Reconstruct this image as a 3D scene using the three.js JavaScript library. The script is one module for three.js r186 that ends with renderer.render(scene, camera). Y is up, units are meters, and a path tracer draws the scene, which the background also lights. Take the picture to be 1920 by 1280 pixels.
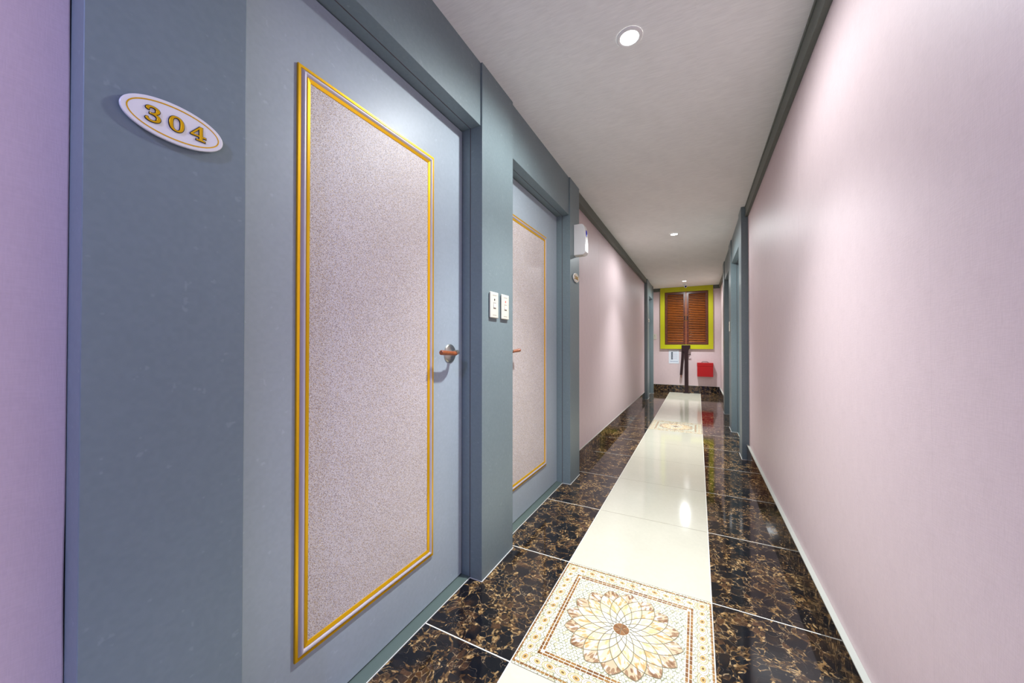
import * as THREE from 'three';
import { RoundedBoxGeometry } from 'three/addons/geometries/RoundedBoxGeometry.js';
import { mergeGeometries } from 'three/addons/utils/BufferGeometryUtils.js';
import { FontLoader } from 'three/addons/loaders/FontLoader.js';
import { TextGeometry } from 'three/addons/geometries/TextGeometry.js';

// ---------------------------------------------------------------- camera, light, exposure
const scene = new THREE.Scene();
scene.background = new THREE.Color(0x000000);
const camera = new THREE.PerspectiveCamera(2 * Math.atan(640 / 673.86) * 180 / Math.PI, 1.5, 0.02, 60);
camera.rotation.order = 'YXZ';
camera.position.set(0, 1.0466, 0);
camera.rotation.set(0.00883, 0.47722, 0.00045);

const renderer = new THREE.WebGLRenderer({ antialias: true });
renderer.toneMapping = THREE.LinearToneMapping;
renderer.toneMappingExposure = 1.42;
renderer.shadowMap.enabled = true;

const H = 2.31;                    // ceiling height
const XL = -0.91, XR = 0.41;       // wall faces
const ZE = -8.70, ZB = 2.75;       // end wall, wall behind the camera
const LAMPS = [                    // x, z, candela, colour of the four ceiling downlights
  [-0.245, -1.522, 11.5, 0xf4fafd],
  [-0.236, -4.484, 11, 0xf4fafd],
  [-0.234, -7.886, 10.5, 0xf4fafd],
  [-0.245, 1.15, 20, 0xaabaff],
];

// ---------------------------------------------------------------- helpers
let seed = 12345;
function rnd() { seed = (seed * 1664525 + 1013904223) >>> 0; return seed / 4294967296; }
const taken = new Map();
function numbered(n) { const k = taken.get(n) || 0; taken.set(n, k + 1); return k ? `${n}_${String(k).padStart(3, '0')}` : n; }
function thing(name, label, category, at = [0, 0, 0], extra = {}) {
  const o = new THREE.Group(); o.name = numbered(name); o.position.set(...at); o.userData = { label, category, ...extra };
  scene.add(o); return o;
}
const S = { kind: 'structure' };
function rootPos(p) { let q = p; while (q.parent && q.parent !== scene) q = q.parent; return q.position; }
// part: geometry given in scene coordinates, hung under parent
function part(name, geo, mat, parent, label) {
  const g = Array.isArray(geo) ? mergeGeometries(geo.map(a => a.index ? a.toNonIndexed() : a)) : geo;
  const r = rootPos(parent); g.translate(-r.x, -r.y, -r.z);
  return local(name, g, mat, parent, label);
}
function local(name, g, mat, parent, label) {
  const m = new THREE.Mesh(g, mat); m.name = name; m.castShadow = m.receiveShadow = true;
  if (label) m.userData.label = label;
  parent.add(m); return m;
}
function planarUV(g, ou = 0, ov = 0) {
  const p = g.attributes.position, n = g.attributes.normal, uv = new Float32Array(p.count * 2);
  for (let i = 0; i < p.count; i++) {
    const ax = Math.abs(n.getX(i)), ay = Math.abs(n.getY(i)), az = Math.abs(n.getZ(i));
    let u, v;
    if (ay >= ax && ay >= az) { u = p.getX(i); v = -p.getZ(i); } else if (ax >= az) { u = -p.getZ(i); v = p.getY(i); } else { u = p.getX(i); v = p.getY(i); }
    uv[2 * i] = u + ou; uv[2 * i + 1] = v + ov;
  }
  g.setAttribute('uv', new THREE.BufferAttribute(uv, 2)); return g;
}
function bx(x0, x1, y0, y1, z0, z1, r = 0.0015, seg = 1) {
  if (x1 < x0) [x0, x1] = [x1, x0]; if (z1 < z0) [z0, z1] = [z1, z0];
  const w = x1 - x0, h = y1 - y0, d = z1 - z0;
  let g = r > 0 ? new RoundedBoxGeometry(w, h, d, seg, Math.min(r, w / 2.2, h / 2.2, d / 2.2)) : new THREE.BoxGeometry(w, h, d);
  if (g.index) g = g.toNonIndexed();
  g.translate((x0 + x1) / 2, (y0 + y1) / 2, (z0 + z1) / 2);
  return planarUV(g);
}
function cyl(r0, r1, len, seg = 24) { return new THREE.CylinderGeometry(r0, r1, len, seg); }
function lathe(pts, seg = 40) { return new THREE.LatheGeometry(pts.map(p => new THREE.Vector2(p[0], p[1])), seg); }

// ---------------------------------------------------------------- computed textures
function hash(x, y, s) { let h = (x * 374761393 + y * 668265263 + s * 974711) | 0; h = Math.imul(h ^ (h >>> 13), 1274126177); h ^= h >>> 16; return (h >>> 0) / 4294967296; }
function vnoise(x, y, P, s) {
  const xi = Math.floor(x), yi = Math.floor(y), fx = x - xi, fy = y - yi, m = a => ((a % P) + P) % P;
  const u = fx * fx * (3 - 2 * fx), v = fy * fy * (3 - 2 * fy);
  const a = hash(m(xi), m(yi), s), b = hash(m(xi + 1), m(yi), s), c = hash(m(xi), m(yi + 1), s), d = hash(m(xi + 1), m(yi + 1), s);
  return a + (b - a) * u + (c - a) * v + (a - b - c + d) * u * v;
}
function fbm(u, v, f, o, s) { let t = 0, a = 0.5, n = 0; for (let i = 0; i < o; i++) { t += a * vnoise(u * f, v * f, f, s + i); n += a; a *= 0.5; f *= 2; } return t / n; }
function worley(u, v, f, s) {
  const x = u * f, y = v * f, xi = Math.floor(x), yi = Math.floor(y); let f1 = 9, f2 = 9, id = 0;
  for (let j = -1; j <= 1; j++) for (let i = -1; i <= 1; i++) {
    const cx = (((xi + i) % f) + f) % f, cy = (((yi + j) % f) + f) % f;
    const dx = xi + i + hash(cx, cy, s) - x, dy = yi + j + hash(cx, cy, s + 7) - y, d = Math.sqrt(dx * dx + dy * dy);
    if (d < f1) { f2 = f1; f1 = d; id = hash(cx, cy, s + 13); } else if (d < f2) f2 = d;
  }
  return [f1, f2, id];
}
const cl = (v, a = 0, b = 1) => Math.min(b, Math.max(a, v));
const ss = (a, b, x) => { const t = cl((x - a) / (b - a)); return t * t * (3 - 2 * t); };
const mix3 = (a, b, t) => [a[0] + (b[0] - a[0]) * t, a[1] + (b[1] - a[1]) * t, a[2] + (b[2] - a[2]) * t];
function tex(N, fn, color = true, metres = 1) {
  const d = new Uint8Array(N * N * 4);
  for (let y = 0; y < N; y++) for (let x = 0; x < N; x++) {
    const c = fn(x / N, y / N, x, y), k = (y * N + x) * 4;
    d[k] = cl(c[0], 0, 255); d[k + 1] = cl(c[1], 0, 255); d[k + 2] = cl(c[2], 0, 255); d[k + 3] = 255;
  }
  const t = new THREE.DataTexture(d, N, N); t.wrapS = t.wrapT = THREE.RepeatWrapping; t.magFilter = THREE.LinearFilter; t.minFilter = THREE.LinearMipmapLinearFilter; t.generateMipmaps = true;
  if (color) t.colorSpace = THREE.SRGBColorSpace;
  t.repeat.set(1 / metres, 1 / metres); t.needsUpdate = true; return t;
}
// dark brown breccia marble with a net of tan veins
const marbleTex = tex(1024, (u, v) => {
  const wx = fbm(u, v, 7, 4, 3) - 0.5, wy = fbm(u, v, 7, 4, 41) - 0.5, qx = fbm(u, v, 30, 3, 77) - 0.5, qy = fbm(u, v, 30, 3, 91) - 0.5;
  const U = ((u + wx * 0.075 + qx * 0.016) % 1 + 1) % 1, V = ((v + wy * 0.075 + qy * 0.016) % 1 + 1) % 1;
  const a = worley(U, V, 15, 5), b = worley(U, V, 34, 23), c = worley(U, V, 105, 51);
  const dens = fbm(u, v, 6, 3, 61), fine = fbm(u, v, 90, 2, 17), mid = fbm(u, v, 20, 3, 29), grit = fbm(u, v, 180, 2, 57);
  const pale = mix3([142, 110, 66], [216, 190, 146], ss(0.35, 0.65, fine)), warm = ss(0.4, 0.62, fbm(u, v, 9, 3, 101));
  // ground of small hard-edged fragments, black-brown to tan
  const q = c[2] + (dens - 0.5) * 0.45;
  let col = q < 0.36 ? [32, 24, 20] : q < 0.64 ? [72, 52, 34] : q < 0.85 ? [116, 88, 54] : [166, 136, 92];
  const tone = 0.72 + 0.56 * fine; col = [col[0] * tone, col[1] * tone, col[2] * tone];
  col = mix3(col, pale, (1 - ss(0, 0.12, c[1] - c[0])) * 0.62 * ss(0.34, 0.56, mid + 0.2 * (dens - 0.5)));
  // middle-sized stones
  if (b[2] > 0.46) {
    const eb = b[1] - b[0], w = 0.07 + 0.10 * ss(0.45, 0.7, dens);
    col = mix3(col, mix3([18, 19, 25], [84, 58, 38], cl((b[2] - 0.46) * 1.5 * (0.3 + warm) + (mid - 0.5) * 0.7)), ss(w, w + 0.05, eb) * 0.96);
    col = mix3(col, pale, (1 - ss(0, 0.055, Math.abs(eb - w))) * 0.85 * ss(0.36, 0.56, mid));
  }
  // large dark stones
  if (a[2] > 0.66) {
    const ea = a[1] - a[0], w = 0.06 + 0.10 * ss(0.4, 0.7, mid);
    col = mix3(col, mix3([16, 17, 23], [62, 43, 30], cl((mid - 0.35) * 1.6 * (0.4 + warm))), ss(w, w + 0.035, ea) * 0.94);
    col = mix3(col, pale, (1 - ss(0, 0.022, Math.abs(ea - w))) * 0.7 * ss(0.4, 0.58, mid));
  }
  const h = Math.abs(fbm(u, v, 10, 5, 133) - 0.5), h2 = Math.abs(fbm(u, v, 18, 4, 173) - 0.5);
  col = mix3(col, [200, 172, 128], (1 - ss(0, 0.007, h)) * 0.6 + (1 - ss(0, 0.007, h2)) * 0.35);
  const n = (grit - 0.5) * 12; return [col[0] + n, col[1] + n, col[2] + n];
}, true, 0.85);
// plain cream polished tile
const creamTex = tex(256, (u, v) => { const n = (fbm(u, v, 4, 3, 5) - 0.5) * 6 + (fbm(u, v, 64, 2, 9) - 0.5) * 5; return [219 + n, 216 + n, 196 + n]; }, true, 0.8);
// linen-embossed wallpaper: weave relief and faint tone
const weave = (u, v, f) => 0.5 * vnoise(u * f, v * f / 8, f, 3) + 0.5 * vnoise(u * f / 8, v * f, f, 8);
const linenBump = tex(512, (u, v) => { const w = 255 * weave(u, v, 128); return [w, w, w]; }, false, 0.16);
const linenTex = tex(512, (u, v) => { const n = (weave(u, v, 128) - 0.5) * 9 + (fbm(u, v, 5, 3, 4) - 0.5) * 5; return [219 + n, 198 + n, 199 + n]; }, true, 0.16);
const ceilBump = tex(512, (u, v) => { const w = 255 * (0.6 * vnoise(u * 16, v * 128, 128, 3) + 0.4 * vnoise(u * 100, v * 100, 100, 8)); return [w, w, w]; }, false, 0.25);
const ceilTex = tex(512, (u, v) => { const n = (vnoise(u * 16, v * 128, 128, 3) - 0.5) * 9 + (fbm(u, v, 5, 3, 4) - 0.5) * 7; return [238 + n, 237 + n, 232 + n]; }, true, 0.5);
// painted timber with faint scuffs
function paintTex(r, g, b, s) {
  return tex(512, (u, v) => {
    const n = (fbm(u, v, 3, 4, s) - 0.5) * 6 + (fbm(u, v, 120, 1, s + 3) - 0.5) * 5, sc = ss(0.8, 0.86, fbm(u, v, 60, 3, s + 9)) * 10;
    return [r + n + sc, g + n + sc, b + n + sc];
  }, true, 0.9);
}
// glitter-flecked door panel
const fleckTex = tex(1024, (u, v) => {
  const w = worley(u, v, 170, 3), q = worley(u, v, 230, 31), n = (fbm(u, v, 5, 3, 8) - 0.5) * 10;
  let c = [213 + n, 204 + n, 202 + n];
  const k = w[2];
  if (k < 0.2) c = mix3(c, [138, 104, 66], 1 - ss(0.22, 0.42, w[0]));
  else if (k < 0.3) c = mix3(c, [82, 66, 60], 1 - ss(0.2, 0.4, w[0]));
  else if (k < 0.45) c = mix3(c, [196, 168, 112], 1 - ss(0.25, 0.45, w[0]));
  else if (k > 0.92) c = mix3(c, [246, 240, 234], 1 - ss(0.25, 0.45, w[0]));
  if (q[2] < 0.25) c = mix3(c, [164, 150, 160], 1 - ss(0.2, 0.45, q[0]));
  return c;
}, true, 0.5);
const woodTex = (r, g, b) => tex(256, (u, v) => { const n = (vnoise(u * 6, v * 90, 90, 3) - 0.5) * 40 + (vnoise(u * 20, v * 128, 128, 5) - 0.5) * 22; return [r + n, g + n * 0.7, b + n * 0.4]; }, true, 0.4);

// ---------------------------------------------------------------- materials
const std = o => new THREE.MeshStandardMaterial(o);
const M = {
  marble: std({ map: marbleTex, roughness: 0.07 }),
  cream: std({ map: creamTex, roughness: 0.075 }),
  grout: std({ color: 0xf2f0e4, roughness: 0.9 }),
  groutDark: std({ color: 0x8a8068, roughness: 0.9 }),
  paper: std({ map: linenTex, bumpMap: linenBump, bumpScale: 0.00012, roughness: 0.5 }),
  core: std({ color: 0x2a2422, roughness: 0.95 }),
  plaster: std({ color: 0xcfc8c2, roughness: 0.9 }),
  ceil: std({ map: ceilTex, bumpMap: ceilBump, bumpScale: 0.0001, roughness: 0.75 }),
  frame: std({ map: paintTex(119, 134, 137, 3), roughness: 0.42 }),
  leaf: std({ map: paintTex(169, 181, 189, 60), roughness: 0.42 }),
  trim: std({ map: paintTex(98, 103, 94, 33), roughness: 0.5 }),
  seam: std({ color: 0x5a3c3a, roughness: 0.9 }),
  gold: std({ color: 0xf4bd10, metalness: 0.6, roughness: 0.32 }),
  pearl: std({ color: 0xc9c2cc, metalness: 0.35, roughness: 0.45 }),
  fleck: std({ map: fleckTex, roughness: 0.5 }),
  steel: std({ color: 0xb9b8b0, metalness: 0.95, roughness: 0.28 }),
  gripWood: new THREE.MeshPhysicalMaterial({ map: woodTex(150, 78, 34), roughness: 0.4, clearcoat: 0.6, clearcoatRoughness: 0.15 }),
  sill: std({ color: 0x66756f, metalness: 0.3, roughness: 0.4 }),
  caulk: std({ color: 0xe6e6e0, roughness: 0.6 }),
  ledge: std({ color: 0xb4b6ac, roughness: 0.4 }),
  white: new THREE.MeshPhysicalMaterial({ color: 0xeceae6, roughness: 0.35, clearcoat: 0.3, clearcoatRoughness: 0.2 }),
  ivory: std({ color: 0xd9d4c4, roughness: 0.42 }),
  black: std({ color: 0x141210, roughness: 0.5 }),
  greyPrint: std({ color: 0x9a948c, roughness: 0.6 }),
  blue: std({ color: 0x1020c0, roughness: 0.15 }),
  lime: std({ color: 0xbfbe00, roughness: 0.5 }),
  shutter: new THREE.MeshPhysicalMaterial({ map: woodTex(166, 88, 28), roughness: 0.34, clearcoat: 0.6, clearcoatRoughness: 0.2 }),
  shutterFrame: new THREE.MeshPhysicalMaterial({ map: woodTex(98, 44, 17), roughness: 0.36, clearcoat: 0.5, clearcoatRoughness: 0.2 }),
  cord: std({ color: 0xd07a4a, roughness: 0.6 }),
  brass: std({ color: 0xd8a840, metalness: 0.9, roughness: 0.3 }),
  darkMetal: std({ color: 0x24080d, roughness: 0.45 }),
  red: std({ color: 0xae0a10, roughness: 0.42 }),
  lens: std({ color: 0x0a0c50, roughness: 0.08 }),
  sheet: std({ color: 0xe4e8ee, roughness: 0.7 }),
};

// ---------------------------------------------------------------- floor
const TZ = 0.61588, TZ0 = -1.06034, STRIP0 = -0.55458, STRIP1 = 0.04542;   // tile pitch, first joint, cream strip edges
const floor = thing('floor', 'polished corridor floor with a cream tile strip between dark brown marble tiles', 'floor', [0, 0, 0], S);
part('bedding', bx(-1.06, 0.56, -0.06, -0.0007, ZE - 0.1, ZB + 0.1, 0), M.grout, floor);
part('strip_bedding', bx(STRIP0 + 0.004, STRIP1 - 0.004, -0.0008, -0.0004, ZE, ZB, 0), M.groutDark, floor);
function tile(name, x0, x1, z0, z1, mat, ou, ov, gap) {
  const g = bx(x0 + gap, x1 - gap, -0.012, 0, z0 + gap, z1 - gap, 0.0012);
  const uv = g.attributes.uv; for (let i = 0; i < uv.count; i++) uv.setXY(i, uv.getX(i) + ou, uv.getY(i) + ov);
  return part(name, g, mat, floor);
}
const mosaics = [];
for (let k = -6; k <= 12; k++) {
  const zn = Math.min(TZ0 - k * TZ, ZB), zf = Math.max(TZ0 - (k + 1) * TZ, ZE);
  if (zn - zf < 0.02) continue;
  tile('marble_tile', -1.0, STRIP0, zf, zn, M.marble, rnd(), rnd(), 0.0021);
  tile('marble_tile', STRIP1, 0.48, zf, zn, M.marble, rnd(), rnd(), 0.0021);
  if (k === 0 || k === 6 || k === -6) mosaics.push([zn, zf]);
  else tile('cream_tile', STRIP0, STRIP1, zf, zn, M.cream, rnd(), rnd(), 0.0011);
}
// printed mosaic: one drawing, used by every mosaic square; the near one also has its pieces standing proud
const FR = 0.207, RAD = [1, 0.865, 0.69, 0.50, 0.34, 0.225, 0.155, 0.11].map(r => r * FR), NP = 16, STEP = Math.PI / NP;
function cellPath(row, a) {      // closed outline of one petal cell, metres from the centre
  const pts = [], n = 6;
  const along = (i0, i1, s0, s1) => {
    for (let j = 0; j < n; j++) {
      const t = j / n, ti = i0 + (i1 - i0) * t, lo = Math.min(Math.floor(ti), RAD.length - 2), f = ti - lo;
      const p0 = RAD[Math.max(lo - 1, 0)], p1 = RAD[lo], p2 = RAD[lo + 1], p3 = RAD[Math.min(lo + 2, RAD.length - 1)];
      const r = 0.5 * (2 * p1 + (p2 - p0) * f + (2 * p0 - 5 * p1 + 4 * p2 - p3) * f * f + (3 * p1 - p0 - 3 * p2 + p3) * f * f * f);
      const th = a + (s0 + (s1 - s0) * t) * STEP; pts.push([r * Math.cos(th), r * Math.sin(th)]);
    }
  };
  along(row, row + 1, 0, 1); along(row + 1, row + 2, 1, 0); along(row + 2, row + 1, 0, -1); along(row + 1, row, -1, 0);
  return pts;
}
const HALF_X = 0.3, HALF_Z = TZ / 2;
const MN = 1024, cv = document.createElement('canvas'); cv.width = cv.height = MN;
const cx = cv.getContext('2d'), PX = MN / 0.616;
const mx = x => MN / 2 + x * PX, my = y => MN / 2 - y * PX;
cx.fillStyle = '#8f9276'; cx.fillRect(0, 0, MN, MN);
{ // pebble ground: rows of small cream stones with olive joints
  const pitch = 0.0116;
  cx.lineWidth = 0.0012 * PX; cx.strokeStyle = '#9a9a72';
  for (let j = -31; j <= 31; j++) for (let i = -28; i <= 28; i++) {
    const x = (i + (j & 1) * 0.5) * pitch + (hash(i + 90, j + 90, 3) - 0.5) * 0.0034, y = j * pitch * 0.88 + (hash(i + 90, j + 90, 5) - 0.5) * 0.003;
    const t = hash(i + 90, j + 90, 9); cx.fillStyle = t < 0.1 ? '#ead9b4' : t < 0.35 ? '#efeddb' : t < 0.7 ? '#f5f4e9' : '#e9e8d2';
    cx.beginPath(); cx.ellipse(mx(x), my(y), (0.0058 + 0.0008 * t) * PX, (0.0052 + 0.0008 * (1 - t)) * PX, t * 3, 0, 7); cx.fill(); cx.stroke();
  }
}
// interlaced chain of rings between the two brown borders
for (let s = 0; s < 4; s++) for (let i = -6; i <= 6; i++) {
  const a = i * 0.0443, b = 0.2655, p = s === 0 ? [a, b] : s === 1 ? [a, -b] : s === 2 ? [b, a] : [-b, a], hor = s < 2;
  cx.save(); cx.translate(mx(p[0]), my(p[1])); if (!hor) cx.rotate(Math.PI / 2);
  const E = (ra, rb, rot, f) => { cx.fillStyle = f; cx.beginPath(); cx.ellipse(0, 0, ra * PX, rb * PX, rot, 0, 7); cx.fill(); cx.stroke(); };
  cx.lineWidth = 0.0014 * PX; cx.strokeStyle = '#8f7a4a';
  E(0.0268, 0.0165, 0, i & 1 ? '#fdf9ea' : '#f4dfae'); E(0.0190, 0.0112, 0, '#fdfaf0'); E(0.0115, 0.0078, 0.25, i & 1 ? '#e9c987' : '#dcae66'); E(0.0052, 0.0032, 0.25, '#7d5c30');
  cx.restore();
}
function bricks(off, w, len, half, cb) {   // square run of small bricks around the centre
  const n = Math.round(2 * half / len);
  for (let s = 0; s < 4; s++) for (let i = 0; i < n; i++) {
    const a0 = -half + (2 * half / n) * i, a1 = a0 + 2 * half / n;
    if (s === 0) cb(a0, a1, off - w / 2, off + w / 2, i, s); else if (s === 1) cb(a0, a1, -off - w / 2, -off + w / 2, i, s);
    else if (s === 2) cb(off - w / 2, off + w / 2, a0, a1, i, s); else cb(-off - w / 2, -off + w / 2, a0, a1, i, s);
  }
}
const brickList = [];
const brownAt = (i, s) => ['#8a5a26', '#9b6a2e', '#7c4f22', '#a77a3c'][Math.floor(hash(i, s, 71) * 4)];
cx.fillStyle = '#f2eeda';
for (const o of [0.2195, 0.2305]) for (const sg of [-1, 1]) { cx.fillRect(mx(-0.236), my(sg * o + 0.0057), 0.472 * PX, 0.0114 * PX); cx.fillRect(mx(sg * o - 0.0057), my(0.236), 0.0114 * PX, 0.472 * PX); }
for (const [o, w, len, half] of [[0.2195, 0.0098, 0.0188, 0.2135], [0.2307, 0.0098, 0.0188, 0.2360]]) bricks(o, w, len, half, (x0, x1, y0, y1, i, s) => {
  cx.fillStyle = brownAt(i, s + o * 1000 | 0); cx.fillRect(mx(x0 + 0.0009), my(y1 - 0.0009), (x1 - x0 - 0.0018) * PX, (y1 - y0 - 0.0018) * PX); brickList.push([x0 + 0.0009, x1 - 0.0009, y0 + 0.0009, y1 - 0.0009]);
});
bricks(0.2955, 0.0085, 0.0145, 0.2998, (x0, x1, y0, y1, i, s) => { cx.fillStyle = brownAt(i, s + 50); cx.fillRect(mx(x0 + 0.0008), my(y1 - 0.0008), (x1 - x0 - 0.0016) * PX, (y1 - y0 - 0.0016) * PX); });
// flower: marbled petal cells
const ROWC = [['#d8bd98', '#7e5533', '#fff8ee'], ['#efd9b0', '#c8954f', '#fff4e2'], ['#f6ddb0', '#e6b974', '#fff7ea'], ['#f5e6c8', '#ecd0a0', '#fffaf0'], ['#f5f0e2', '#ecdfc2', '#fffdf6'], ['#dfe0d8', '#c9c6b4', '#f8f6ee']];
const cells = [];
for (let row = 5; row >= 0; row--) for (let k = 0; k < NP; k++) {
  const a = (2 * k + (row & 1)) * STEP, pts = cellPath(row, a); cells.push([row, pts]);
  cx.save(); cx.beginPath(); pts.forEach((p, i) => i ? cx.lineTo(mx(p[0]), my(p[1])) : cx.moveTo(mx(p[0]), my(p[1]))); cx.closePath();
  cx.fillStyle = ROWC[row][0]; cx.fill(); cx.clip();
  const x0 = Math.min(...pts.map(p => p[0])), x1 = Math.max(...pts.map(p => p[0])), y0 = Math.min(...pts.map(p => p[1])), y1 = Math.max(...pts.map(p => p[1]));
  const blobs = row < 2 ? 22 : 9;
  for (let i = 0; i < blobs; i++) {   // streaks of marbling running out along the petal
    const bxx = x0 + rnd() * (x1 - x0), byy = y0 + rnd() * (y1 - y0), dark = rnd() < (row ? 0.42 : Math.hypot(bxx, byy) > 0.88 * FR ? 0.85 : 0.35), L = (0.006 + 0.012 * rnd()) * PX, W = (0.002 + 0.0042 * rnd()) * PX;
    cx.save(); cx.translate(mx(bxx), my(byy)); cx.rotate(-a + (rnd() - 0.5) * 0.7); cx.globalAlpha = 0.6; cx.fillStyle = ROWC[row][dark ? 1 : 2];
    cx.beginPath(); cx.ellipse(0, 0, L, W, 0, 0, 7); cx.fill(); cx.restore();
  }
  cx.restore();
  cx.lineWidth = 0.0026 * PX; cx.strokeStyle = '#7f7a5e'; cx.beginPath(); pts.forEach((p, i) => i ? cx.lineTo(mx(p[0]), my(p[1])) : cx.moveTo(mx(p[0]), my(p[1]))); cx.closePath(); cx.stroke();
}
for (let k = 0; k < 8; k++) { cx.fillStyle = k & 1 ? '#9a6a3c' : '#8a5a30'; cx.beginPath(); cx.moveTo(mx(0), my(0)); cx.arc(mx(0), my(0), 0.028 * PX, k * Math.PI / 4 + 0.03, (k + 1) * Math.PI / 4 - 0.03); cx.fill(); }
cx.lineWidth = 0.002 * PX; cx.strokeStyle = '#efe6cc'; cx.beginPath(); cx.arc(mx(0), my(0), 0.029 * PX, 0, 7); cx.stroke();
const mosaicTex = new THREE.CanvasTexture(cv); mosaicTex.colorSpace = THREE.SRGBColorSpace; mosaicTex.magFilter = THREE.LinearFilter; mosaicTex.flipY = true;
const mosaicMat = std({ map: mosaicTex, roughness: 0.42 });
function mosaicUV(g, cxm, czm) { const p = g.attributes.position, uv = new Float32Array(p.count * 2); for (let i = 0; i < p.count; i++) { uv[2 * i] = 0.5 + (p.getX(i) - cxm) / 0.616; uv[2 * i + 1] = 0.5 - (p.getZ(i) - czm) / 0.616; } g.setAttribute('uv', new THREE.BufferAttribute(uv, 2)); return g; }
mosaics.forEach(([zn, zf]) => {
  const xm = (STRIP0 + STRIP1) / 2, zm = (zn + zf) / 2, near = zm > -1.6 && zm < -1;
  const q = [];
  for (const sx of [-1, 1]) for (const sz of [-1, 1]) {
    const g = bx(xm + (sx < 0 ? -0.3 + 0.001 : 0.0008), xm + (sx < 0 ? -0.0008 : 0.3 - 0.001), -0.012, 0, zm + (sz < 0 ? -HALF_Z + 0.001 : 0.0008), zm + (sz < 0 ? -0.0008 : HALF_Z - 0.001), 0.0008);
    q.push(part('mosaic_tile', mosaicUV(g, xm, zm), mosaicMat, floor));
  }
  if (!near) return;
  const host = p => q[(p[0] < 0 ? 0 : 2) + (p[1] > 0 ? 0 : 1)];
  const raise = (name, pts, h = 0.0007) => {
    const c = pts.reduce((s, p) => [s[0] + p[0] / pts.length, s[1] + p[1] / pts.length], [0, 0]);
    const shr = pts.map(p => { const d = Math.hypot(p[0] - c[0], p[1] - c[1]) || 1, f = Math.max(0, d - 0.0015) / d; return new THREE.Vector2(c[0] + (p[0] - c[0]) * f, c[1] + (p[1] - c[1]) * f); });
    const g = new THREE.ExtrudeGeometry(new THREE.Shape(shr), { depth: h, bevelEnabled: false, curveSegments: 1 });
    g.rotateX(-Math.PI / 2); g.translate(xm, 0, zm); part(name, mosaicUV(g, xm, zm), mosaicMat, host(c));
  };
  for (const [row, pts] of cells) if (row < 5) raise('petal_piece', pts);
  for (let k = 0; k < 8; k++) { const pts = [[0.002 * Math.cos((k + 0.5) * Math.PI / 4), 0.002 * Math.sin((k + 0.5) * Math.PI / 4)]]; for (let j = 0; j <= 4; j++) { const t = (k + 0.04 + 0.92 * j / 4) * Math.PI / 4; pts.push([0.0275 * Math.cos(t), 0.0275 * Math.sin(t)]); } raise('centre_piece', pts); }
  for (const [x0, x1, y0, y1] of brickList) raise('border_brick', [[x0, y0], [x1, y0], [x1, y1], [x0, y1]], 0.0005);
});

// ---------------------------------------------------------------- walls, ceiling, baseboards, trims
const ceiling = thing('ceiling', 'off-white corridor ceiling with a faint woven paper texture', 'ceiling', [0, H, 0], S);
part('slab', bx(-1.06, 0.56, H + 0.0012, H + 0.1, ZE - 0.1, ZB + 0.1, 0), M.ceil, ceiling);
{ const cuts = [ZB, 1.9, 0.98, 0.05, -0.66, -1.41, -2.17, -2.92, -3.68, -4.43, -5.19, -5.95, -6.70, -7.46, -8.21, ZE]; for (let i = 0; i + 1 < cuts.length; i++) part('paper_strip', bx(-1.0, 0.5, H - (i & 1 ? 0.0006 : 0.0003), H + 0.002, cuts[i + 1], cuts[i], 0.0002), M.ceil, ceiling); }

const PIL = -0.851, PILR = 0.355;            // faces of the door pillars
const wallL = thing('wall_left', 'pink linen-papered corridor wall on the side of the numbered doors', 'wall', [XL, 0, 0], S);
part('core', bx(-1.06, XL - 0.010, 0, H, -0.195, ZB, 0), M.core, wallL);
{ // paper by the camera ends in a loose, wavy edge beside the grey casing
  const sh = new THREE.Shape(); sh.moveTo(-ZB, 0); sh.lineTo(-ZB, H);
  const n = 90; for (let i = n; i >= 0; i--) { const y = H * i / n, w = 0.008 * Math.max(0, vnoise(y * 3.1 + 3, 0.5, 64, 5) - 0.6); sh.lineTo(0.1849 - w, y); }
  const g = new THREE.ExtrudeGeometry(sh, { depth: 0.004, bevelEnabled: true, bevelThickness: 0.0035, bevelSize: 0.0025, bevelSegments: 3, steps: 1 });
  g.rotateY(Math.PI / 2); g.translate(XL - 0.0075, 0, 0); // shape x -> -z
  part('paper_strip', planarUV(g.index ? g.toNonIndexed() : g), M.paper, wallL);
}
part('core', bx(-1.06, XL - 0.001, 0, H, -7.31, -2.82, 0), M.plaster, wallL);
{ const cuts = [-2.825, -3.72, -4.62, -5.52, -6.42, -7.31]; for (let i = 0; i + 1 < cuts.length; i++) part('paper_strip', bx(XL - 0.004, XL + (i & 1 ? 0.0004 : 0), 0.1, H, cuts[i + 1], cuts[i], 0.0006), M.paper, wallL); }
part('core', bx(-1.06, XL, 0, H, ZE, -8.36, 0), M.plaster, wallL);

const wallR = thing('wall_right', 'long pink papered corridor wall opposite the numbered doors', 'wall', [XR, 0, 0], S);
part('core', bx(XR + 0.001, 0.56, 0, H, -3.885, ZB, 0), M.plaster, wallR);
{ const cuts = [ZB, 1.75, 0.83, -0.09, -1.013, -2.05, -3.087, -3.885]; for (let i = 0; i + 1 < cuts.length; i++) part('paper_strip', bx(XR - (i & 1 ? 0.0003 : 0), XR + 0.004, 0.1, H, cuts[i + 1], cuts[i], 0.0006), M.paper, wallR); }
part('core', bx(XR + 0.016, 0.56, 0, H, ZE, -6.55, 0), M.plaster, wallR);
part('paper_strip', bx(XR + 0.012, XR + 0.02, 0.1, H, ZE, -6.55, 0.0006), M.paper, wallR);

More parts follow.
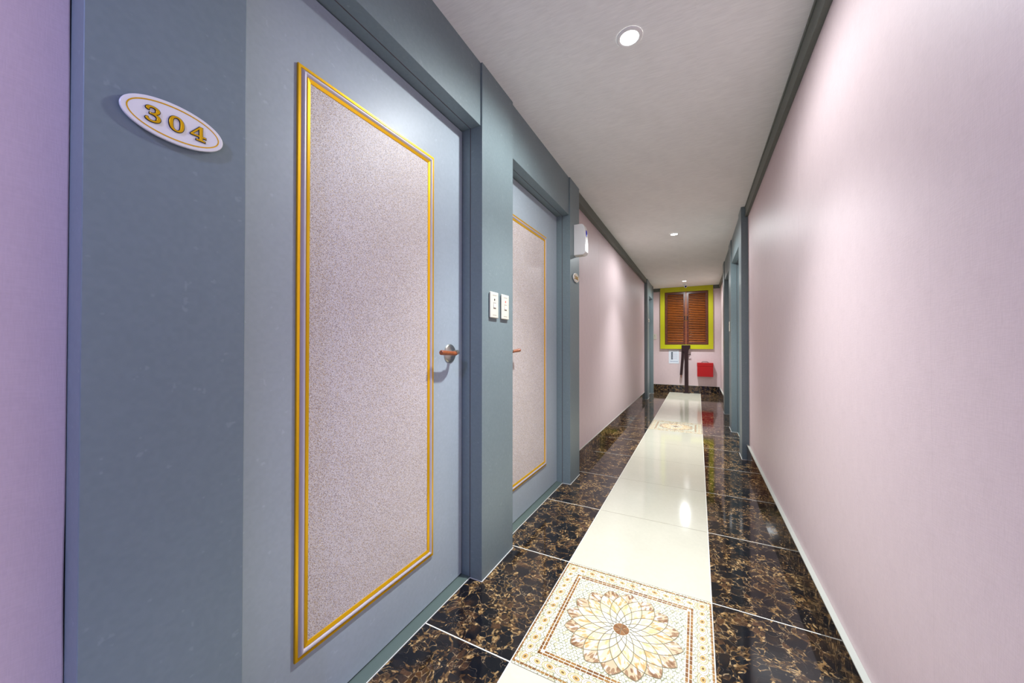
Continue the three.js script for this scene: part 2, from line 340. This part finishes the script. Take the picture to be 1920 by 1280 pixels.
const wallE = thing('wall_end', 'pink papered wall closing the far end of the corridor', 'wall', [0, 0, ZE], S);
part('core', bx(-1.06, 0.56, 0, H, ZE - 0.12, ZE - 0.001, 0), M.plaster, wallE);
{ const cuts = [-0.95, -0.45, 0.45]; for (let i = 0; i + 1 < cuts.length; i++) part('paper_strip', bx(cuts[i], cuts[i + 1], 0.1, H, ZE - 0.004, ZE + (i & 1 ? 0.0003 : 0), 0.0006), M.paper, wallE); }
const wallB = thing('wall_back', 'pink papered corridor wall behind the viewpoint', 'wall', [0, 0, ZB], S);
part('paper_strip', bx(-1.06, 0.56, 0, H, ZB, ZB + 0.1, 0), M.paper, wallB);

// stone baseboards, one mesh per stone
function baseboard(name, label, side, list, top) {
  const b = thing(name, label, 'baseboard', side === 'end' ? [0, 0, ZE] : [side === 'left' ? XL : XR, 0, 0], S);
  for (const [a0, a1, f, w] of list) {   // along, face, wall
    const th = 0.009, g = side === 'end' ? bx(a0 + 0.0012, a1 - 0.0012, 0, top - 0.004, f - th, f, 0.001) : bx(f, w, 0, top - 0.004, a1 + 0.0012, a0 - 0.0012, 0.001);
    const ou = rnd(), ov = rnd(), uv = g.attributes.uv; for (let i = 0; i < uv.count; i++) uv.setXY(i, uv.getX(i) + ou, uv.getY(i) + ov);
    part('stone', g, M.marble, b);
  }
  const l0 = list[0], l1 = list[list.length - 1];
  for (const [s, e] of [[l0, l1]]) part('top_ledge', side === 'end' ? bx(s[0], e[1], top - 0.004, top, ZE, s[2] - 0.001, 0.0008) : bx(s[2], s[3], top - 0.004, top, e[1], s[0], 0.0008), M.ledge, b);
  return b;
}
const run = (z0, z1, f, w) => { const a = []; let z = z0; for (let k = -8; k < 14; k++) { const j = TZ0 - k * TZ; if (j < z - 0.03 && j > z1 + 0.03) { a.push([z, j, f, w]); z = j; } } a.push([z, z1, f, w]); return a; };
baseboard('baseboard_right', 'dark marble baseboard with pale top edge along the long pink wall', 'right', run(ZB, -3.885, 0.391, XR), 0.142);
baseboard('baseboard_right', 'short dark marble baseboard between the far doorway and the shuttered end', 'right', run(-6.55, ZE + 0.01, 0.402, XR + 0.012), 0.142);
baseboard('baseboard_left', 'dark marble baseboard between the two pairs of left doors', 'left', [[-2.826, -3.53, -0.904, XL], [-3.53, -4.13, -0.904, XL], [-4.13, -4.70, -0.904, XL], [-4.70, -5.31, -0.904, XL], [-5.31, -5.92, -0.904, XL], [-5.92, -6.54, -0.904, XL], [-6.54, -7.31, -0.904, XL]], 0.142);
baseboard('baseboard_left', 'dark marble baseboard on the pink wall beside the viewpoint', 'left', run(ZB, -0.19, -0.904, XL), 0.142);
baseboard('baseboard_end', 'dark marble baseboard under the shuttered window', 'end', [[-0.9, -0.554, ZE + 0.01], [-0.554, 0.045, ZE + 0.01], [0.045, 0.4, ZE + 0.01]], 0.165);

// ceiling trims
function trim(name, label, g) { const t = thing(name, label, 'trim', [0, H, 0], S); part('moulding', g, M.trim, t); return t; }
trim('trim_1', 'grey-green ceiling trim along the long pink wall', [bx(0.388, XR + 0.002, 2.212, H - 0.0005, -3.885, ZB, 0.002), bx(0.384, XR, 2.292, H - 0.001, -3.885, ZB, 0.001)]);
trim('trim_2', 'grey-green ceiling trim over the left wall beyond the dispenser', [bx(-0.868, XL - 0.002, 2.225, H - 0.0005, -7.31, -2.826, 0.002)]);
trim('trim_3', 'dark ceiling trim at the end wall left of the yellow frame', [bx(-0.91, -0.752, 2.235, H - 0.0005, ZE, ZE + 0.022, 0.002)]);
trim('trim_4', 'dark ceiling trim at the end wall right of the yellow frame', [bx(0.298, XR + 0.01, 2.235, H - 0.0005, ZE, ZE + 0.022, 0.002)]);
trim('trim_5', 'grey-green ceiling trim on the short wall before the shuttered end', [bx(0.396, XR + 0.013, 2.235, H - 0.0005, ZE + 0.022, -6.55, 0.002)]);

// door pillars: flat grey casings between the doors
function pillar(name, label, xf, xb, z0, z1) {
  const t = thing(name, label, 'door casing', [xf, 0, (z0 + z1) / 2], S), s = Math.sign(xb - xf);
  part('casing', bx(xf, xf + s * 0.062, 0.001, H - 0.0006, z1, z0, 0.0018), M.frame, t);
  part('seam', bx(xf + s * 0.062, xf + s * 0.065, 0.001, H - 0.001, z1 + 0.0025, z0 - 0.0025, 0), M.seam, t);
  part('back_frame', bx(xf + s * 0.065, xb, 0.001, H - 0.001, z1 + 0.0005, z0 - 0.0005, 0.001), M.frame, t);
  part('caulk', [bx(xf - s * 0.0028, xf, 0.0002, 0.0026, z1 - 0.002, z0 + 0.002, 0), bx(xf, xf + s * 0.062, 0.0002, 0.0026, z0, z0 + 0.0025, 0), bx(xf, xf + s * 0.062, 0.0002, 0.0026, z1 - 0.0025, z1, 0)], M.caulk, t, 'thin white sealant line');
  return t;
}
pillar('trim_6', 'wide grey door casing that carries the oval 304 plate', PIL, -1.03, -0.1875, -0.4155);
pillar('trim_7', 'grey casing between the two left doors that carries two switches', PIL, -1.03, -1.356, -1.655);
pillar('trim_8', 'narrow grey casing under the white air freshener', PIL, -1.03, -2.597, -2.83);
pillar('trim_9', 'narrow grey casing left of the far left doorway', PIL - 0.004, -1.03, -7.30, -7.57);
pillar('trim_10', 'thin grey casing in the corner beside the end wall', PIL - 0.004, -1.03, -8.27, -8.36);
pillar('trim_11', 'grey casing where the long pink right wall stops', PILR, 0.55, -3.885, -4.105);
pillar('trim_12', 'grey casing between the two right doorways', PILR, 0.55, -5.05, -5.36);
pillar('trim_13', 'grey casing after the second right doorway', PILR, 0.55, -6.30, -6.56);

// ---------------------------------------------------------------- doors
// ring of mitred moulding: profile points (inward, height) around a rectangle in the z-y plane, face towards +x
function mitre(z0, z1, y0, y1, x, prof) {
  const pos = [], corner = (i, w) => i === 0 ? [z0 - w, y0 + w] : i === 1 ? [z1 + w, y0 + w] : i === 2 ? [z1 + w, y1 - w] : [z0 - w, y1 - w];  // z0 near (larger), z1 far
  for (let i = 0; i < 4; i++) for (let k = 0; k + 1 < prof.length; k++) {
    const [w0, h0] = prof[k], [w1, h1] = prof[k + 1], a = corner(i, w0), b = corner((i + 1) % 4, w0), c = corner((i + 1) % 4, w1), d = corner(i, w1);
    const A = [x + h0, a[1], a[0]], B = [x + h0, b[1], b[0]], C = [x + h1, c[1], c[0]], D = [x + h1, d[1], d[0]];
    pos.push(...A, ...B, ...C, ...A, ...C, ...D);
  }
  const g = new THREE.BufferGeometry(); g.setAttribute('position', new THREE.Float32BufferAttribute(pos, 3)); g.computeVertexNormals(); return planarUV(g);
}
const arcProf = (w0, h0, w1, h1, rise, n = 8) => Array.from({ length: n + 1 }, (_, i) => { const t = i / n; return [w0 + (w1 - w0) * t, h0 + (h1 - h0) * t + rise * Math.sin(Math.PI * t)]; });
const DW = 0.941, HEAD = 2.026;
// a door built facing +x with its opening centred on the origin; hs = +1 handle at the far (-z) side, -1 at the near side
function door(name, label, x, zc, turn, hs, wide = DW) {
  const d = thing(name, label, 'door', [0, 0, 0], S), w = wide / 2;
  part('header', bx(-0.062, -0.009, HEAD, H - 0.0008, -w + 0.0004, w - 0.0004, 0.0015), M.frame, d);
  part('head_seam', bx(-0.065, -0.062, HEAD + 0.002, H - 0.001, -w, w, 0), M.seam, d);
  part('head_frame', bx(-0.17, -0.065, HEAD, H - 0.001, -w + 0.0006, w - 0.0006, 0.001), M.frame, d);
  part('threshold', bx(-0.17, -0.063, 0.0006, 0.007, -w + 0.001, w - 0.001, 0.0015), M.sill, d);
  part('caulk', bx(-0.063, -0.0605, 0.0002, 0.003, -w + 0.003, w - 0.003, 0), M.caulk, d, 'thin white sealant line');
  const LX = -0.106;      // face of the leaf
  part('leaf', bx(LX - 0.04, LX, 0.011, HEAD - 0.004, -w + 0.004, w - 0.004, 0.0012), M.leaf, d);
  const p0 = 0.298 * wide / DW, p1 = -0.262 * wide / DW, y0 = 0.2, y1 = 1.806;   // outer moulding edge
  const pn = hs > 0 ? p0 : 0.318 * wide / DW, pf = hs > 0 ? p1 : -0.242 * wide / DW;
  part('gilt_edge', mitre(pn, pf, y0, y1, LX, [[0, 0], [0, 0.0058], [0.001, 0.0068], [0.0078, 0.0068], [0.0084, 0.005]]), M.gold, d, 'thin gilt outer edge');
  part('pearl_moulding', mitre(pn, pf, y0, y1, LX, arcProf(0.0084, 0.0048, 0.0245, 0.0065, 0.0062)), M.pearl, d, 'rounded pearl-grey moulding');
  part('gilt_bead', mitre(pn, pf, y0, y1, LX, [[0.0245, 0.0068], [0.026, 0.0088], [0.0352, 0.0058], [0.0356, 0.003]]), M.gold, d, 'bright gilt inner bead');
  part('fleck_panel', bx(LX, LX + 0.004, y0 + 0.033, y1 - 0.033, pf + 0.033, pn - 0.033, 0), M.fleck, d, 'cream panel speckled with gold glitter');
  // lever handle
  const hz = hs > 0 ? -w + 0.094 : w - 0.066, hy = 1.008;
  const h = part('door_handle', lathe([[0.0005, 0.0145], [0.012, 0.0145], [0.0135, 0.011], [0.024, 0.0095], [0.034, 0.0065], [0.040, 0.003], [0.041, 0]], 40).rotateZ(-Math.PI / 2).translate(LX, hy, hz), M.steel, d, 'domed steel rosette with lever');
  const path = new THREE.CatmullRomCurve3([new THREE.Vector3(LX + 0.005, hy, hz), new THREE.Vector3(LX + 0.032, hy + 0.002, hz), new THREE.Vector3(LX + 0.046, hy + 0.006, hz + hs * 0.006), new THREE.Vector3(LX + 0.051, hy + 0.007, hz + hs * 0.022)]);
  part('neck', new THREE.TubeGeometry(path, 18, 0.0085, 14), M.steel, h);
  part('ferrule', cyl(0.0098, 0.0098, 0.014, 20).rotateX(Math.PI / 2).translate(LX + 0.0512, hy + 0.0065, hz + hs * 0.024), M.steel, h);
  part('grip', [lathe([[0.0005, -0.052], [0.0075, -0.052], [0.0098, -0.049], [0.0102, -0.03], [0.0092, 0], [0.0095, 0.035], [0.009, 0.047], [0.0005, 0.047]], 24).rotateX(hs > 0 ? -Math.PI / 2 : Math.PI / 2).rotateX(hs * -0.06).translate(LX + 0.0515, hy + 0.004, hz + hs * 0.074)], M.gripWood, h, 'turned brown wooden grip');
  d.position.set(x, 0, zc); d.rotation.y = turn; return d;
}
door('door_1', 'grey-blue door beside the 304 plate with a full gilt-framed speckled panel', PIL, (-0.4155 - 1.356) / 2, 0, 1);
door('door_2', 'second gilt-framed grey-blue door partly hidden by the casing with two switches', PIL, (-1.655 - 2.597) / 2, 0, -1);
door('door_3', 'far left door in the recess beside the end wall', PIL - 0.004, (-7.57 - 8.27) / 2, 0, -1, 0.699);
door('door_4', 'first recessed right door just past the long pink wall', PILR, (-4.105 - 5.05) / 2, Math.PI, 1, 0.944);
door('door_5', 'second recessed right door nearer the shuttered end', PILR, (-5.36 - 6.30) / 2, Math.PI, 1, 0.939);

// ---------------------------------------------------------------- shuttered window at the end
{
  const w = thing('window_1', 'lime-yellow framed window with two brown louvred shutters on the end wall', 'window', [-0.226, 0.955, ZE], S);
  const X0 = -0.745, X1 = 0.29, Y0 = 0.955, Y1 = H - 0.002, x0 = -0.652, x1 = 0.2, y0 = 1.047, y1 = 2.205, z = ZE + 0.003;
  part('frame_rail', bx(X0, X1, y1, Y1, z, z + 0.034, 0.002), M.lime, w); part('frame_rail', bx(X0, X1, Y0, y0, z, z + 0.034, 0.002), M.lime, w);
  part('frame_stile', bx(X0, x0, y0, y1, z, z + 0.034, 0.002), M.lime, w); part('frame_stile', bx(x1, X1, y0, y1, z, z + 0.034, 0.002), M.lime, w);
  part('backing', bx(x0, x1, y0, y1, ZE, ZE + 0.006, 0), M.black, w);
  const xm = (x0 + x1) / 2;
  for (const s of [0, 1]) {
    const a = s ? xm + 0.004 : x0 + 0.006, b = s ? x1 - 0.006 : xm - 0.004, st = 0.048, rl = 0.05, zb = ZE + 0.010, zf = ZE + 0.032;
    const sh = part('shutter', [bx(a, a + st, y0 + 0.006, y1 - 0.006, zb, zf, 0.002), bx(b - st, b, y0 + 0.006, y1 - 0.006, zb, zf, 0.002), bx(a + st, b - st, y0 + 0.006, y0 + 0.006 + rl, zb, zf, 0.002), bx(a + st, b - st, y1 - 0.006 - rl, y1 - 0.006, zb, zf, 0.002)], M.shutterFrame, w);
    const n = 28, ya = y0 + 0.006 + rl, yb = y1 - 0.006 - rl;
    for (let i = 0; i < n; i++) {
      const g = new RoundedBoxGeometry(b - a - 2 * st - 0.002, 0.0065, 0.033, 2, 0.003); g.rotateX(0.72); g.translate((a + b) / 2, ya + (yb - ya) * (i + 0.5) / n, ZE + 0.0215);
      part('slat', planarUV(g.index ? g.toNonIndexed() : g, 0, i * 0.137 + s * 0.4), M.shutter, sh);
    }
    const hx = s ? a + 0.018 : b - 0.018;
    part('pull_handle', [bx(hx - 0.009, hx + 0.009, 1.575, 1.675, zf, zf + 0.012, 0.003)], M.black, sh);
    for (const y of [1.568, 1.682]) part('handle_stud', new THREE.SphereGeometry(0.008, 12, 8).translate(hx, y, zf + 0.006), M.brass, sh);
  }
  part('cover_strip', bx(xm - 0.0045, xm + 0.0045, y0 + 0.004, y1 - 0.004, ZE + 0.012, ZE + 0.038, 0.001), M.cord, w, 'pale orange strip between the shutters');
}

// ---------------------------------------------------------------- downlights
LAMPS.forEach(([x, z, cd, col], i) => {
  const lab = ['bright round ceiling downlight nearest, over the flower mosaic', 'middle round ceiling downlight halfway along the corridor', 'farthest round ceiling downlight by the camera dome', 'round ceiling downlight behind the viewpoint'][i];
  const L = thing('downlight', lab, 'ceiling light', [x, H, z], { group: 'corridor downlights' });
  local('trim_ring', lathe([[0.036, -0.004], [0.039, -0.007], [0.047, -0.0065], [0.051, -0.003], [0.052, -0.001]], 48), M.white, L);
  local('lens', new THREE.CircleGeometry(0.037, 40).rotateX(Math.PI / 2).translate(0, -0.0045, 0), std({ color: 0xffffff, emissive: col, emissiveIntensity: 9, roughness: 0.5 }), L);
  // the lamp's downward beam and the wide spill of its flush lens
  for (const [k, ang, pen] of [[1, 0.8, 1], [0.29, 1.52, 0.35]]) {
    const sp = new THREE.SpotLight(col, cd * k, 0, ang, pen, 2); sp.position.set(0, -0.014, 0); sp.target.position.set(0, -2, 0); sp.castShadow = true; sp.shadow.radius = 1.7; sp.shadow.mapSize.set(1024, 1024);
    L.add(sp, sp.target);
  }
});

// ---------------------------------------------------------------- small things on the walls
const serif = await new FontLoader().loadAsync('fonts/droid/droid_serif_regular.typeface.json');
function plate(text, label, x, y, z, rx, ry, th, dig) {    // oval room number plate facing +x
  const t = thing('room_number_plate', label, 'sign', [x, y, z], { group: 'oval room number plates' });
  const ell = (a, b) => { const s = new THREE.Shape(); s.absellipse(0, 0, a, b, 0, Math.PI * 2); return s; };
  const face = (g) => g.rotateY(Math.PI / 2);             // x -> -z, z -> +x
  local('pad', face(new THREE.ExtrudeGeometry(ell(rx * 0.55, ry * 0.5), { depth: th * 0.55, bevelEnabled: false, curveSegments: 24 })), M.greyPrint, t);
  local('plate', face(new THREE.ExtrudeGeometry(ell(rx - 0.0015, ry - 0.0015), { depth: th * 0.3, bevelEnabled: true, bevelThickness: 0.0012, bevelSize: 0.0015, bevelSegments: 3, curveSegments: 48 }).translate(0, 0, th * 0.6)), M.white, t);
  const top = th * 0.9 + 0.0012;
  const ring = ell(rx * 0.9, ry * 0.835); ring.holes.push(ell(rx * 0.875, ry * 0.775));
  local('gilt_line', face(new THREE.ExtrudeGeometry(ring, { depth: 0.0005, bevelEnabled: false, curveSegments: 48 }).translate(0, 0, top - 0.0001)), M.gold, t);
  [...text].forEach((c, i) => {
    const mk = (size, depth, off, bev) => { const g = new TextGeometry(c, { font: serif, size, depth, curveSegments: 6, bevelEnabled: bev > 0, bevelSize: bev, bevelThickness: 0.0002, bevelSegments: 1 }); g.scale(1.2, 1, 1); g.computeBoundingBox(); const b = g.boundingBox; g.translate(-(b.min.x + b.max.x) / 2 + (i - (text.length - 1) / 2) * dig * 1.22, -(b.min.y + b.max.y) / 2, top + off); return face(g); };
    const d = local('digit', mk(dig, 0.0014, 0, 0.0011), M.black, t);
    local('gilt_face', mk(dig, 0.0006, 0.0015, 0.0002), M.gold, d);
  });
  return t;
}
plate('304', 'large white oval plate reading 304 in gilt digits', PIL, 1.447, -0.2975, 0.0725, 0.0355, 0.0085, 0.0262);
plate('306', 'small distant white oval plate reading 306 below the air freshener', PIL, 1.568, -2.722, 0.0725, 0.0355, 0.009, 0.0275);
{
  const p = plate('', 'tiny oval number plate on the casing of the far left doorway', PIL - 0.004, 1.52, -7.45, 0.0725, 0.0355, 0.009, 0.026);
  local('mark', new THREE.BoxGeometry(0.001, 0.022, 0.05).translate(0.0098, 0, 0), M.black, p);
}
function switchPlate(label, x, y, z, turn, lit, w = 0.074, h = 0.121) {
  const t = thing('wall_switch', label, 'switch', [x, y, z], { group: 'wall switches' }); t.rotation.y = turn;
  const L = (n, g, m, p = t) => local(n, n === 'back_box' ? g : g.translate(-0.0065, 0, 0), m, p);
  L('back_box', new RoundedBoxGeometry(0.004, h - 0.012, w - 0.012, 1, 0.001).translate(0.002, 0, 0), M.greyPrint);
  const c = L('cover', new RoundedBoxGeometry(0.008, h, w, 3, 0.004).translate(0.013, 0, 0), M.ivory);
  L('key_slot', new RoundedBoxGeometry(0.002, 0.030, 0.024, 1, 0.001).translate(0.0168, -0.003, 0), M.greyPrint, c);
  L('rocker', new RoundedBoxGeometry(0.006, 0.021, 0.022, 2, 0.002).rotateZ(0.08).translate(0.0165, -0.003, 0), M.ivory);
  L('indicator', new THREE.SphereGeometry(0.0042, 12, 10).scale(0.5, 1.3, 1).translate(0.0172, 0.025, 0), lit ? std({ color: 0x601010, emissive: 0xff2a2a, emissiveIntensity: 5 }) : M.black);
  for (const [yy, ww] of [[0.045, 0.036], [-0.047, 0.034]]) L('print', new THREE.BoxGeometry(0.0004, 0.0022, ww).translate(0.0172, yy, 0), M.greyPrint);
  return t;
}
switchPlate('ivory switch plate with a dark indicator, left of the pair between doors', PIL, 1.231, -1.449, 0, false);
switchPlate('ivory switch plate with a glowing red indicator, right of the pair', PIL, 1.231, -1.556, 0, true);
switchPlate('small ivory switch in the left corner of the end wall', -0.865, 1.228, ZE + 0.0005, -Math.PI / 2, false, 0.075, 0.12);
switchPlate('white switch plate on the casing between the right doorways', PILR, 1.272, -5.18, Math.PI, false);
{ // air freshener dispenser
  const t = thing('air_freshener', 'white automatic air freshener with a blue window above the 306 plate', 'dispenser', [PIL, 1.742, -2.722]);
  const sh = new THREE.Shape(); // side profile x (out), y (up)
  sh.moveTo(0, 0.0); sh.lineTo(0.066, 0.0); sh.quadraticCurveTo(0.080, 0.002, 0.082, 0.02); sh.lineTo(0.082, 0.13); sh.quadraticCurveTo(0.081, 0.205, 0.066, 0.222); sh.quadraticCurveTo(0.06, 0.228, 0.05, 0.228); sh.lineTo(0, 0.228); sh.closePath();
  local('body', new THREE.ExtrudeGeometry(sh, { depth: 0.066, bevelEnabled: true, bevelThickness: 0.006, bevelSize: 0.005, bevelSegments: 4, curveSegments: 10 }).translate(0.005, 0, -0.033), M.white, t);
  local('window', new THREE.SphereGeometry(0.022, 24, 16).scale(0.42, 1.4, 0.95).translate(0.0865, 0.158, 0), M.blue, t, 'dark blue oval window');
  local('outlet', cyl(0.007, 0.008, 0.006, 20).rotateZ(Math.PI / 2).translate(0.088, 0.075, 0), M.greyPrint, t);
  local('bottom_latch', new RoundedBoxGeometry(0.05, 0.004, 0.04, 1, 0.001).translate(0.042, -0.006, 0), M.ivory, t);
}
{ // camera dome on the ceiling
  const t = thing('dome_camera', 'small white ceiling camera with a dark blue lens before the shutters', 'camera', [-0.226, H, -8.30]);
  local('base', lathe([[0.0005, 0], [0.048, 0], [0.05, -0.006], [0.046, -0.02], [0.034, -0.036], [0.0005, -0.04]], 32), M.white, t);
  local('lens_ball', new THREE.SphereGeometry(0.03, 24, 18).translate(0.004, -0.05, 0.014), M.white, t);
  local('lens', new THREE.SphereGeometry(0.0205, 20, 14).translate(0.006, -0.056, 0.031), M.lens, t, 'dark blue glass lens');
}
{ // notice sheet
  const c = document.createElement('canvas'); c.width = 256; c.height = 368; const g = c.getContext('2d');
  g.fillStyle = '#dfe6f0'; g.fillRect(0, 0, 256, 368);
  g.fillStyle = '#7d8494'; for (let x = 60; x < 215; x += 16) g.fillRect(x, 22, 11, 9);
  const pic = ['#2f3a4a', '#3c4654', '#303848', '#434b58', '#2c3444']; pic.forEach((p, i) => { g.fillStyle = p; g.fillRect(58, 52 + i * 42, 46, 37); g.fillStyle = '#78828c'; g.fillRect(70 + (i * 7) % 12, 60 + i * 42, 14, 22); });
  for (let i = 0; i < 10; i++) { g.fillStyle = i % 3 === 2 ? '#b88a92' : '#8f96ae'; const y = 56 + i * 21; for (let x = 122; x < 200 + (i * 17) % 34; x += 15) g.fillRect(x, y, 11, 5); }
  g.fillStyle = '#4f6f9e'; for (let x = 34; x < 222; x += 17) g.fillRect(x, 306, 13, 12);
  const tx = new THREE.CanvasTexture(c); tx.colorSpace = THREE.SRGBColorSpace; tx.magFilter = THREE.LinearFilter;
  const t = thing('notice_sheet', 'white printed notice with a column of pictures taped under the shutters', 'notice', [-0.472, 0.632, ZE + 0.001]);
  local('sheet', new THREE.BoxGeometry(0.205, 0.297, 0.0012).translate(0, 0.1485, 0.0006), M.sheet, t);
  local('print', new THREE.PlaneGeometry(0.203, 0.295).translate(0, 0.1485, 0.0015), std({ map: tx, roughness: 0.7 }), t);
}
{ // red rescue box
  const t = thing('red_box', 'square red metal box with a black top handle on the end wall', 'box', [0.134, 0.372, ZE]);
  local('body', new RoundedBoxGeometry(0.298, 0.285, 0.10, 2, 0.004).translate(0, 0.1425, 0.052), M.red, t);
  local('lid', new RoundedBoxGeometry(0.302, 0.07, 0.104, 2, 0.004).translate(0, 0.258, 0.053), M.red, t);
  const hp = new THREE.CatmullRomCurve3([[-0.062, 0.29], [-0.055, 0.306], [-0.03, 0.312], [0.03, 0.312], [0.055, 0.306], [0.062, 0.29]].map(p => new THREE.Vector3(p[0], p[1], 0.053)));
  local('carry_handle', new THREE.TubeGeometry(hp, 24, 0.006, 10), M.black, t);
}
{ // escape hoist post with its folded arm
  const t = thing('escape_post', 'dark maroon steel escape post with a folded arm in front of the shutters', 'post', [-0.222, 0, ZE + 0.055]);
  local('floor_plate', new RoundedBoxGeometry(0.13, 0.01, 0.07, 1, 0.002).translate(0, 0.005, 0), M.darkMetal, t);
  local('column', new RoundedBoxGeometry(0.072, 0.93, 0.06, 2, 0.006).translate(0, 0.47, 0), M.darkMetal, t);
  const s = new THREE.Shape(); s.moveTo(-0.09, 1.035); s.lineTo(0.075, 1.035); s.lineTo(0.075, 0.99); s.lineTo(0.04, 0.93); s.lineTo(0.036, 0.88); s.lineTo(-0.036, 0.88); s.lineTo(-0.05, 0.9); s.lineTo(-0.09, 0.9); s.closePath();
  local('head_bracket', new THREE.ExtrudeGeometry(s, { depth: 0.06, bevelEnabled: true, bevelThickness: 0.003, bevelSize: 0.003, bevelSegments: 2 }).translate(0, 0, -0.03), M.darkMetal, t);
  const a = new THREE.Shape(); a.moveTo(-0.084, 0.95); a.lineTo(-0.042, 0.95); a.lineTo(-0.084, 0.395); a.lineTo(-0.126, 0.395); a.closePath();
  const arm = local('folded_arm', new THREE.ExtrudeGeometry(a, { depth: 0.034, bevelEnabled: true, bevelThickness: 0.003, bevelSize: 0.003, bevelSegments: 2 }).translate(0, 0, -0.017), M.darkMetal, t);
  local('hook', lathe([[0.0005, -0.075], [0.004, -0.07], [0.009, -0.03], [0.011, 0], [0.0005, 0.001]], 14).translate(-0.104, 0.394, 0), M.gripWood, arm);
  const k = local('clamp_screw', cyl(0.006, 0.006, 0.05, 12).rotateZ(Math.PI / 2).translate(0.058, 0.835, 0), M.darkMetal, t);
  local('wing', new RoundedBoxGeometry(0.008, 0.042, 0.012, 1, 0.002).rotateZ(0.3).translate(0.082, 0.835, 0), M.darkMetal, k);
}

renderer.render(scene, camera);
